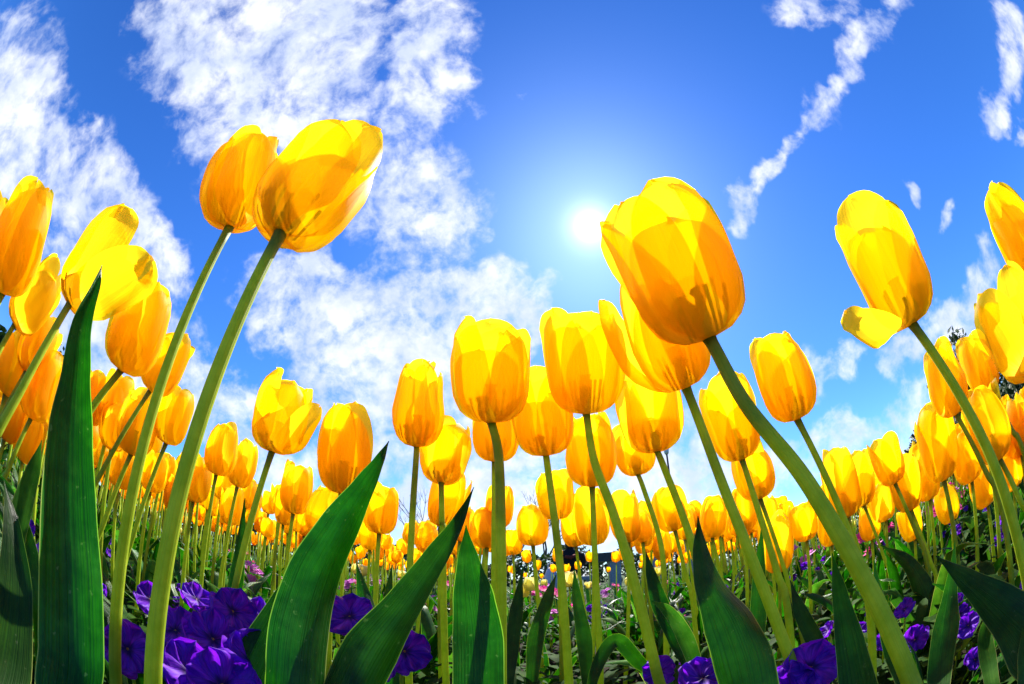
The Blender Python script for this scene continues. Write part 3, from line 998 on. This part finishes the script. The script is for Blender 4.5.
# ------------------------------------------------------------------ pansies, pink flowers, low leaves
def pansy_flower(parent, P, ax, s, rnd, spin=0):
    fl = MB()
    fl.tube([Vector((0, 0, -.1 * s)), Vector((0, 0, .03 * s))], [.06 * s, .05 * s], 6)
    f = link('flower', fl.mesh('flower', M['pansy_eye']), parent, P)
    f.rotation_mode = 'QUATERNION'
    f.rotation_quaternion = axis_rot(ax, spin)
    spec = [(90, .62, .62, -.05), (150, .55, .5, .02), (30, .55, .5, .03), (205, .52, .42, .05), (-25, .52, .42, .06), (270, .6, .68, .08)]
    b = MB()
    for (ang, ln, wd, lift) in spec:
        a = math.radians(ang)
        d = Vector((math.cos(a), math.sin(a), 0))
        sd = Vector((-math.sin(a), math.cos(a), 0))
        nu, nv = 8, 10
        pts = []
        ph = rnd.uniform(0, 6)
        for i in range(nu + 1):
            u = i / nu
            w = wd * s * (.12 + 1.0 * math.sin(min(1, u * 1.05) * PI * .62) ** .8) * (max(0, 1 - max(0, (u - .6) / .4) ** 2.2)) ** .45
            for j in range(nv + 1):
                v = -1 + 2 * j / nv
                z = lift * s * 1.2 + s * (.20 * u * u * (1 if lift > 0 else .3)) + .13 * s * u * math.sin(v * 6 + ph + u * 3) + .05 * s * v * v * u * math.sin(ph)
                pts.append(d * (.03 + ln * u) * s + sd * w * v * .62 + Vector((0, 0, z)))
        b.grid(pts, nu, nv)
    link('petals', b.mesh('petals', M['pansy']), f)
    return f


def oval_leaf(b, P, d, up, Ln, wd, rnd, mi=0):
    sd = d.cross(up).normalized()
    pts = []
    nu, nv = 4, 2
    for i in range(nu + 1):
        u = i / nu
        w = wd * math.sin(PI * (.06 + .9 * u)) ** .8
        for j in range(nv + 1):
            v = -1 + j
            pts.append(P + d * Ln * u + up * (Ln * .25 * u * (1 - 1.3 * u)) + sd * w * v + up * abs(v) * w * .3)
    b.grid(pts, nu, nv, mi=mi)


def pansy_plant(root, blooms, label, group, rnd, s=.03, leaves=10):
    """blooms = [(world point, facing)]"""
    T = empty('pansy', root)
    tag(T, label, 'pansy', group)
    for (Pw, ax) in blooms:
        P = Pw - root
        st = MB()
        mid = Vector((P.x * .4, P.y * .4, P.z * .6))
        st.tube(crom([Vector((0, 0, 0)), mid, P - ax.normalized() * s * .1], 5), [.0013] * 11, 5)
        link('stem', st.mesh('stem', M['small_stem']), T)
        pansy_flower(T, P, ax, s * rnd.uniform(.92, 1.08), rnd, rnd.uniform(-.4, .4))
    lb = MB()
    hz = sum((p - root).z for p, _ in blooms) / len(blooms)
    for k in range(leaves):
        a = rnd.uniform(0, 6.28)
        d = Vector((math.cos(a), math.sin(a), rnd.uniform(-.1, .6))).normalized()
        oval_leaf(lb, Vector((math.cos(a), math.sin(a), 0)) * rnd.uniform(.003, .03) + Vector((0, 0, rnd.uniform(.1, .8) * hz)), d, Vector((0, 0, 1)), rnd.uniform(.025, .05), rnd.uniform(.007, .013), rnd)
    link('leaves', lb.mesh('leaves', M['small_leaf']), T)
    return T


def facing(P, k, rnd, up=.5):
    d = (CAM - P)
    d.z = 0
    d.normalize()
    return (d * k + Vector((rnd.uniform(-.4, .4), rnd.uniform(-.4, .4), up))).normalized()


Rp = random.Random(5)
NEAR_PANSY = [
    ([(212, 640, .25), (250, 664, .23), (186, 672, .22), (176, 632, .27), (232, 612, .29), (222, 686, .21)], .030, 'big violet pansy clump at the foot of the tall pair of stems'),
    ([(196, 600, .34), (150, 600, .38)], .026, 'dark violet pansies behind the two tall stems'),
    ([(128, 650, .27)], .028, 'violet pansy glimpsed between the tall leaf and the stems'),
    ([(350, 618, .33), (262, 622, .36)], .034, 'deep violet pansy framed by the two broad leaves'),
    ([(404, 652, .27), (370, 676, .25)], .027, 'violet pansies right under the curved leaf'),
    ([(702, 680, .27), (660, 672, .4)], .026, 'purple pansy at the bottom left of the upright leaf'),
    ([(810, 668, .27), (790, 690, .27)], .028, 'blue violet pansy left of the largest stem at the bottom'),
    ([(745, 690, .3)], .026, 'violet pansy at the foot of the upright leaf'),
    ([(915, 640, .42), (905, 610, .5)], .022, 'small dark violet pansies right of the largest stem'),
    ([(960, 615, .5), (975, 660, .4)], .020, 'small dark violet pansies under the drooping dark leaf'),
    ([(5, 650, .3), (28, 590, .4)], .026, 'dark violet pansy in the shade at the left edge'),
]
for bl, s, lab in NEAR_PANSY:
    pts = [at(x, y, d) for x, y, d in bl]
    c = sum(pts, Vector()) / len(pts)
    root = Vector((c.x, c.y + .01, 0))
    pansy_plant(root, [(p, facing(p, .75, Rp)) for p in pts], lab, 'violet pansies along the front', Rp, s, 16)

pz = []
for k in range(3):
    pz.append(pansy_plant(Vector((0, 0, 0)), [(Vector((Rp.uniform(-.04, .04), Rp.uniform(-.04, .04), Rp.uniform(.12, .17))), Vector((Rp.uniform(-.6, .6), -.7, .6))) for _ in range(2)], 'x', 'g', Rp, .022, 14))
n = 0
while n < 84:
    r = .42 + 2.2 * Rp.random() ** 1.4
    az = math.radians(Rp.uniform(-78, 82) if n % 3 else Rp.uniform(25, 80))
    p = Vector((r * math.sin(az), r * math.cos(az), 0))
    if n >= 3 and abs(az) < .35 and Rp.random() < .5: continue
    o = pz[n] if n < 3 else copy_tree(Rp.choice(pz))
    s = Rp.uniform(.8, 1.15)
    o.location, o.rotation_euler, o.scale = p, (0, 0, -az + Rp.uniform(-.5, .5)), (s, s, s)
    tag(o, 'small violet pansy low among the leaves and stems farther back', 'pansy', 'small pansies farther back')
    n += 1


def pink_flower(i, mat):
    rnd = random.Random(80 + i)
    T = empty('pink_flower', (0, 0, 0))
    lb = MB()
    for k in range(4):
        st, fl = MB(), MB()
        P = Vector((rnd.uniform(-.04, .04), rnd.uniform(-.04, .04), rnd.uniform(.13, .21)))
        st.tube(crom([Vector((0, 0, 0)), Vector((P.x * .4, P.y * .4, P.z * .55)), P], 4), [.0012] * 9, 4)
        ax = Vector((rnd.uniform(-.4, .4), rnd.uniform(-.7, 0), .7)).normalized()
        q = axis_rot(ax, 0)
        for ring, (np_, ln, z) in enumerate(((9, .021, 0), (7, .016, .004), (5, .010, .008))):
            c = len(fl.v)
            for m in range(np_):
                a = m * 2 * PI / np_ + ring
                d = Vector((math.cos(a), math.sin(a), .15 + .35 * ring)).normalized()
                sd = Vector((-math.sin(a), math.cos(a), 0))
                base = Vector((0, 0, z))
                fl.poly([P + q @ (base + d * .001), P + q @ (base + d * ln * .6 + sd * ln * .34), P + q @ (base + d * ln), P + q @ (base + d * ln * .6 - sd * ln * .34)])
        link('stem', st.mesh('stem', M['small_stem']), T)
        link('flower', fl.mesh('flower', M[mat], False), T)
    for k in range(10):
        a = rnd.uniform(0, 6.28)
        oval_leaf(lb, Vector((math.cos(a), math.sin(a), 0)) * .01 + Vector((0, 0, rnd.uniform(.01, .12))), Vector((math.cos(a), math.sin(a), .4)).normalized(), Vector((0, 0, 1)), .04, .008, rnd)
    link('leaves', lb.mesh('leaves', M['small_leaf']), T)
    return T


pk = [pink_flower(0, 'pink'), pink_flower(1, 'lilac'), pink_flower(2, 'pink'), pink_flower(3, 'lilac')]
n = 0
while n < 84:
    r = Rp.uniform(1.1, 3.6)
    az = math.radians(Rp.uniform(-38, 78))
    o = pk[n] if n < 4 else copy_tree(pk[n % 4])
    s = Rp.uniform(.9, 1.25)
    o.location, o.rotation_euler, o.scale = (r * math.sin(az), r * math.cos(az), 0), (0, 0, -az + Rp.uniform(-.4, .4)), (s, s, s)
    if n % 2 == 0:
        tag(o, 'tuft of magenta pink flowers low in the bed behind the tulips', 'pink flower', 'magenta flowers low in the bed')
    else:
        tag(o, 'tuft of lilac pink flowers low in the bed behind the tulips', 'lilac flower', 'lilac flowers low in the bed')
    n += 1

# low leaves nobody could count
gc = MB()
Rg = random.Random(11)
for k in range(21000):
    r = .16 + 6.0 * Rg.random() ** 1.5
    az = math.radians(Rg.uniform(-100, 100))
    hmax = .13 if r > .4 else .09
    z = hmax * Rg.random() ** .8
    a = Rg.uniform(0, 6.28)
    oval_leaf(gc, Vector((r * math.sin(az), r * math.cos(az), z)), Vector((math.cos(a), math.sin(a), Rg.uniform(-.2, .9))).normalized(), Vector((0, 0, 1)),
              Rg.uniform(.02, .05) * (1 + .12 * r), Rg.uniform(.005, .011) * (1 + .12 * r), Rg)
tag(link('ground_cover', gc.mesh('ground_cover', M['small_leaf'])), 'low leafy ground cover between the flower stems', 'ground cover', kind='stuff')


# ------------------------------------------------------------------ trees, hedge and people behind the bed
def leafy_crown(rnd, rx, rz, zc, clumps, per, ls):
    b = MB()
    for c in range(clumps):
        while True:
            q = Vector((rnd.uniform(-1, 1), rnd.uniform(-1, 1), rnd.uniform(-1, 1)))
            if q.length < 1: break
        q = q * (.6 + .4 * rnd.random())
        cc = Vector((q.x * rx, q.y * rx, zc + q.z * rz))
        cr = rx * rnd.uniform(.16, .34)
        for k in range(per):
            d = Vector((rnd.gauss(0, 1), rnd.gauss(0, 1), rnd.gauss(0, .8))) * cr * .55
            p = cc + d
            n1 = Vector((rnd.uniform(-1, 1), rnd.uniform(-1, 1), rnd.uniform(-1, 1))).normalized()
            n2 = n1.orthogonal().normalized()
            l = ls * rnd.uniform(.6, 1.4)
            b.poly([p - n1 * l, p + n2 * l * .5, p + n1 * l, p - n2 * l * .5], uv=((.5, 0), (.7, .5), (.5, 1), (.3, .5)))
    return b


def limbs(rnd, h, r0, depth, spread=.55, twigs=True):
    b = MB()

    def grow(p, d, ln, r, k):
        pts = [p]
        for s in range(3):
            d = (d + Vector((rnd.uniform(-.18, .18), rnd.uniform(-.18, .18), rnd.uniform(-.02, .12)))).normalized()
            pts.append(pts[-1] + d * ln / 3)
        b.tube(pts, [r, r * .88, r * .76, r * .62], 5, caps=False)
        if k > 0:
            for m in range(3 if k > 1 else 4):
                a = rnd.uniform(0, 6.28)
                dd = (d + Vector((math.cos(a), math.sin(a), rnd.uniform(-.1, .5))) * spread * rnd.uniform(.7, 1.4)).normalized()
                grow(pts[rnd.choice((2, 3))], dd, ln * rnd.uniform(.6, .8), r * .55, k - 1)
    grow(Vector((0, 0, 0)), Vector((0, 0, 1)), h * .42, r0, depth)
    return b


def evergreen(i):
    rnd = random.Random(900 + i)
    T = empty('evergreen_tree', (0, 0, 0))
    tk = MB()
    tk.tube([Vector((0, 0, z)) for z in (0, 1, 2.4, 4.2)], [.22, .17, .13, .05], 8)
    link('trunk', tk.mesh('trunk', M['bark']), T)
    link('crown', leafy_crown(rnd, 1.7, 2.1, 2.9, 46, 70, .13).mesh('crown', M['tree_leaf'], False), T)
    return T


def bare(i):
    rnd = random.Random(950 + i)
    T = empty('bare_tree', (0, 0, 0))
    link('branches', limbs(rnd, 5.0, .10, 5).mesh('branches', M['bark']), T)
    return T


def place_dir(px, dist):
    d = ray(px, interp(px, (0, 512, 1024), (470, 579, 470)))
    a = math.atan2(d.x, d.y)
    return Vector((dist * math.sin(a), dist * math.cos(a), 0))


ev = [evergreen(i) for i in range(3)]
TREES = [(778, 17, 1.0), (735, 21, .8), (868, 14, 1.15), (905, 16, 1.1), (955, 13, 1.35), (1005, 11, 1.6), (318, 20, .95), (205, 17, 1.0), (130, 15, 1.1), (60, 13, 1.2), (8, 11, 1.45), (270, 24, .9), (825, 22, .9)]
TLAB = ['dark evergreen tree behind the largest tulip stem', 'low evergreen tree right of the lamp column', 'evergreen tree behind the lone skyline tulip at right', 'evergreen tree behind the upright tulip by the tall stem',
        'tall evergreen tree behind the crowded blooms at right', 'tallest evergreen tree at the right edge', 'evergreen treetop between the curled-petal tulip and the broad leaf', 'evergreen tree behind the two small leaning tulips',
        'evergreen tree behind the stems of the tall pair', 'evergreen tree behind the tall dark leaf', 'tall evergreen tree at the left edge behind the tulips', 'far small evergreen tree left of the broad leaf', 'far evergreen tree right of the largest stem']
for k, (px, dist, s) in enumerate(TREES):
    o = ev[k] if k < 3 else copy_tree(ev[k % 3])
    s *= .4 if px < 40 or px > 990 else .33
    o.location, o.rotation_euler, o.scale = place_dir(px, dist), (0, 0, k * 1.3), (s * 1.3, s * 1.3, s)
    tag(o, TLAB[k], 'tree', 'evergreen trees behind the bed')
bt = [bare(i) for i in range(2)]
for k, (px, dist, s, lab) in enumerate([(440, 20, .95, 'bare grey tree left of the curved leaf tip'), (545, 23, .95, 'bare grey tree behind the small crown-shaped tulip'), (505, 27, .8, 'small bare tree behind the straight thick stem')]):
    o = bt[k] if k < 2 else copy_tree(bt[0])
    o.location, o.rotation_euler, o.scale = place_dir(px, dist), (0, 0, k * 2.1), (s, s, s)
    tag(o, lab, 'tree', 'bare trees beyond the hedge')

hd = MB()
Rh = random.Random(31)
for k in range(22000):
    az = math.radians(Rh.uniform(-105, 105))
    side_ = sst(math.radians(32), math.radians(75), abs(az))
    rad = Rh.uniform(13, 15.5) * (1 - .42 * side_)
    top = (1.05 + .25 * math.sin(az * 14) + .15 * math.sin(az * 51 + 1)) * (1 + .35 * side_)
    p = Vector((rad * math.sin(az), rad * math.cos(az), Rh.random() ** .7 * top))
    n1 = Vector((Rh.uniform(-1, 1), Rh.uniform(-1, 1), Rh.uniform(-1, 1))).normalized()
    n2 = n1.orthogonal().normalized()
    l = Rh.uniform(.06, .14)
    hd.poly([p - n1 * l, p + n2 * l * .5, p + n1 * l, p - n2 * l * .5], uv=((.5, 0), (.7, .5), (.5, 1), (.3, .5)))
tag(link('hedge', hd.mesh('hedge', M['tree_leaf'], False)), 'low green hedge along the far side beyond the flowers', 'hedge')

# person in black sitting with the back to the bed
def skin_body(name, joints, edges, mat, parent):
    me = bpy.data.meshes.new(name)
    me.from_pydata([j[0] for j in joints], edges, [])
    o = link(name, me, parent)
    md = o.modifiers.new('skin', 'SKIN')
    for k, j in enumerate(joints):
        me.skin_vertices[0].data[k].radius = (j[1], j[2] if len(j) > 2 else j[1])
    me.skin_vertices[0].data[0].use_root = True
    md.use_smooth_shade = True
    o.modifiers.new('sub', 'SUBSURF').levels = 2
    o.modifiers['sub'].render_levels = 2
    me.materials.append(mat)
    return o


pr = empty('person', place_dir(570, 9.3))
tag(pr, 'person in a black coat sitting beyond the bed, seen from behind', 'person')
J = [((0, 0, .42), .24, .17), ((0, .02, .62), .25, .16), ((0, 0, .82), .24, .14), ((0, 0, .92), .065), ((0, 0, .99), .09, .10), ((0, .01, 1.07), .085, .095),
     ((.24, 0, .82), .085), ((.31, .08, .60), .07), ((.16, .26, .50), .040), ((-.24, 0, .82), .085), ((-.31, .08, .60), .07), ((-.16, .26, .50), .040),
     ((.10, .08, .42), .10), ((.13, .46, .44), .075), ((.12, .50, .06), .05), ((.12, .62, .04), .035),
     ((-.10, .08, .42), .10), ((-.13, .46, .44), .075), ((-.12, .50, .06), .05), ((-.12, .62, .04), .035)]
E_ = [(0, 1), (1, 2), (2, 3), (3, 4), (4, 5), (2, 6), (6, 7), (7, 8), (2, 9), (9, 10), (10, 11), (0, 12), (12, 13), (13, 14), (14, 15), (0, 16), (16, 17), (17, 18), (18, 19)]
skin_body('body', J, E_, M['black_cloth'], pr)
hb = MB()
for i in range(9):
    for j in range(12):
        a, b_ = PI * i / 8, 2 * PI * j / 12
        hb.v.append((.105 * math.sin(a) * math.cos(b_), -.015 + .115 * math.sin(a) * math.sin(b_), 1.045 + .125 * math.cos(a)))
for i in range(8):
    for j in range(12):
        hb.f.append((i * 12 + j, i * 12 + (j + 1) % 12, (i + 1) * 12 + (j + 1) % 12, (i + 1) * 12 + j))
        hb.uv.append(((0, 0), (1, 0), (1, 1), (0, 1)))
        hb.m.append(0)
link('hair', hb.mesh('hair', M['hair']), pr)
sb = MB()
sb.tube([Vector((-.12, -.15, .76)), Vector((0, -.18, .73)), Vector((.1, -.16, .78))], [.03, .045, .03], 8)
link('scarf', sb.mesh('scarf', M['red_cloth']), pr)
st = empty('bench', place_dir(570, 9.3) + Vector((0, .05, 0)))
tag(st, 'low stone bench under the person in black', 'bench')
b = MB(); b.box((0, 0, .26), (1.0, .36, .08)); link('seat', b.mesh('seat', M['stone'], False), st)
for sx in (-.38, .38):
    b = MB(); b.box((sx, 0, .11), (.12, .3, .22)); link('leg', b.mesh('leg', M['stone'], False), st)
bg_ = empty('bag', place_dir(551, 9.1))
tag(bg_, 'pale lilac bag standing left of the person in black', 'bag')
b = MB()
b.tube([Vector((0, 0, z)) for z in (0, .03, .2, .4, .5, .54)], [.11, .14, .145, .12, .08, .03], 12)
link('pouch', b.mesh('pouch', M['lilac_cloth']), bg_)
b = MB()
b.tube([Vector((.07 * math.cos(a), 0, .5 + .14 * math.sin(a))) for a in [PI * k / 8 for k in range(9)]], [.012] * 9, 6)
link('strap', b.mesh('strap', M['lilac_cloth']), bg_)
po = empty('stone_post', place_dir(614, 9.6))
tag(po, 'grey stone post with a black slab top right of the person', 'post')
b = MB(); b.box((0, 0, .30), (.24, .24, .60)); link('shaft', b.mesh('shaft', M['stone'], False), po)
b = MB(); b.box((-.12, 0, .70), (.62, .34, .20)); link('slab', b.mesh('slab', M['dark_metal'], False), po)

for px, dist, lab, hh in ((690, 10.5, 'grey stone post with dark sides left of the upright leaf', .85), (895, 8.0, 'grey stone post among the flowers at the right', .9), (654, 12, 'thin grey stone post far left of the lamp column', .8)):
    po = empty('stone_post', place_dir(px, dist))
    tag(po, lab, 'post', 'stone posts beyond the bed')
    b = MB(); b.box((0, 0, hh / 2), (.26, .26, hh)); link('shaft', b.mesh('shaft', M['stone'], False), po)
    b = MB(); b.box((0, 0, hh + .05), (.36, .36, .10)); link('slab', b.mesh('slab', M['dark_metal'], False), po)

lp = empty('street_lamp', place_dir(676, 15))
tag(lp, 'thin dark lamp column rising behind the tulips', 'street lamp')
b = MB(); b.tube([Vector((0, 0, z)) for z in (0, .5, .52, 2.5, 4.4)], [.09, .08, .05, .045, .035], 8); link('column', b.mesh('column', M['dark_metal']), lp)
b = MB(); b.tube([Vector((0, 0, 4.4)), Vector((0, 0, 4.45)), Vector((0, 0, 4.62))], [.06, .09, .11], 8); link('lantern', b.mesh('lantern', M['lamp_glass']), lp)
b = MB(); b.tube([Vector((0, 0, 4.62)), Vector((0, 0, 4.72)), Vector((0, 0, 4.78))], [.15, .08, .02], 8); link('cap', b.mesh('cap', M['dark_metal']), lp)
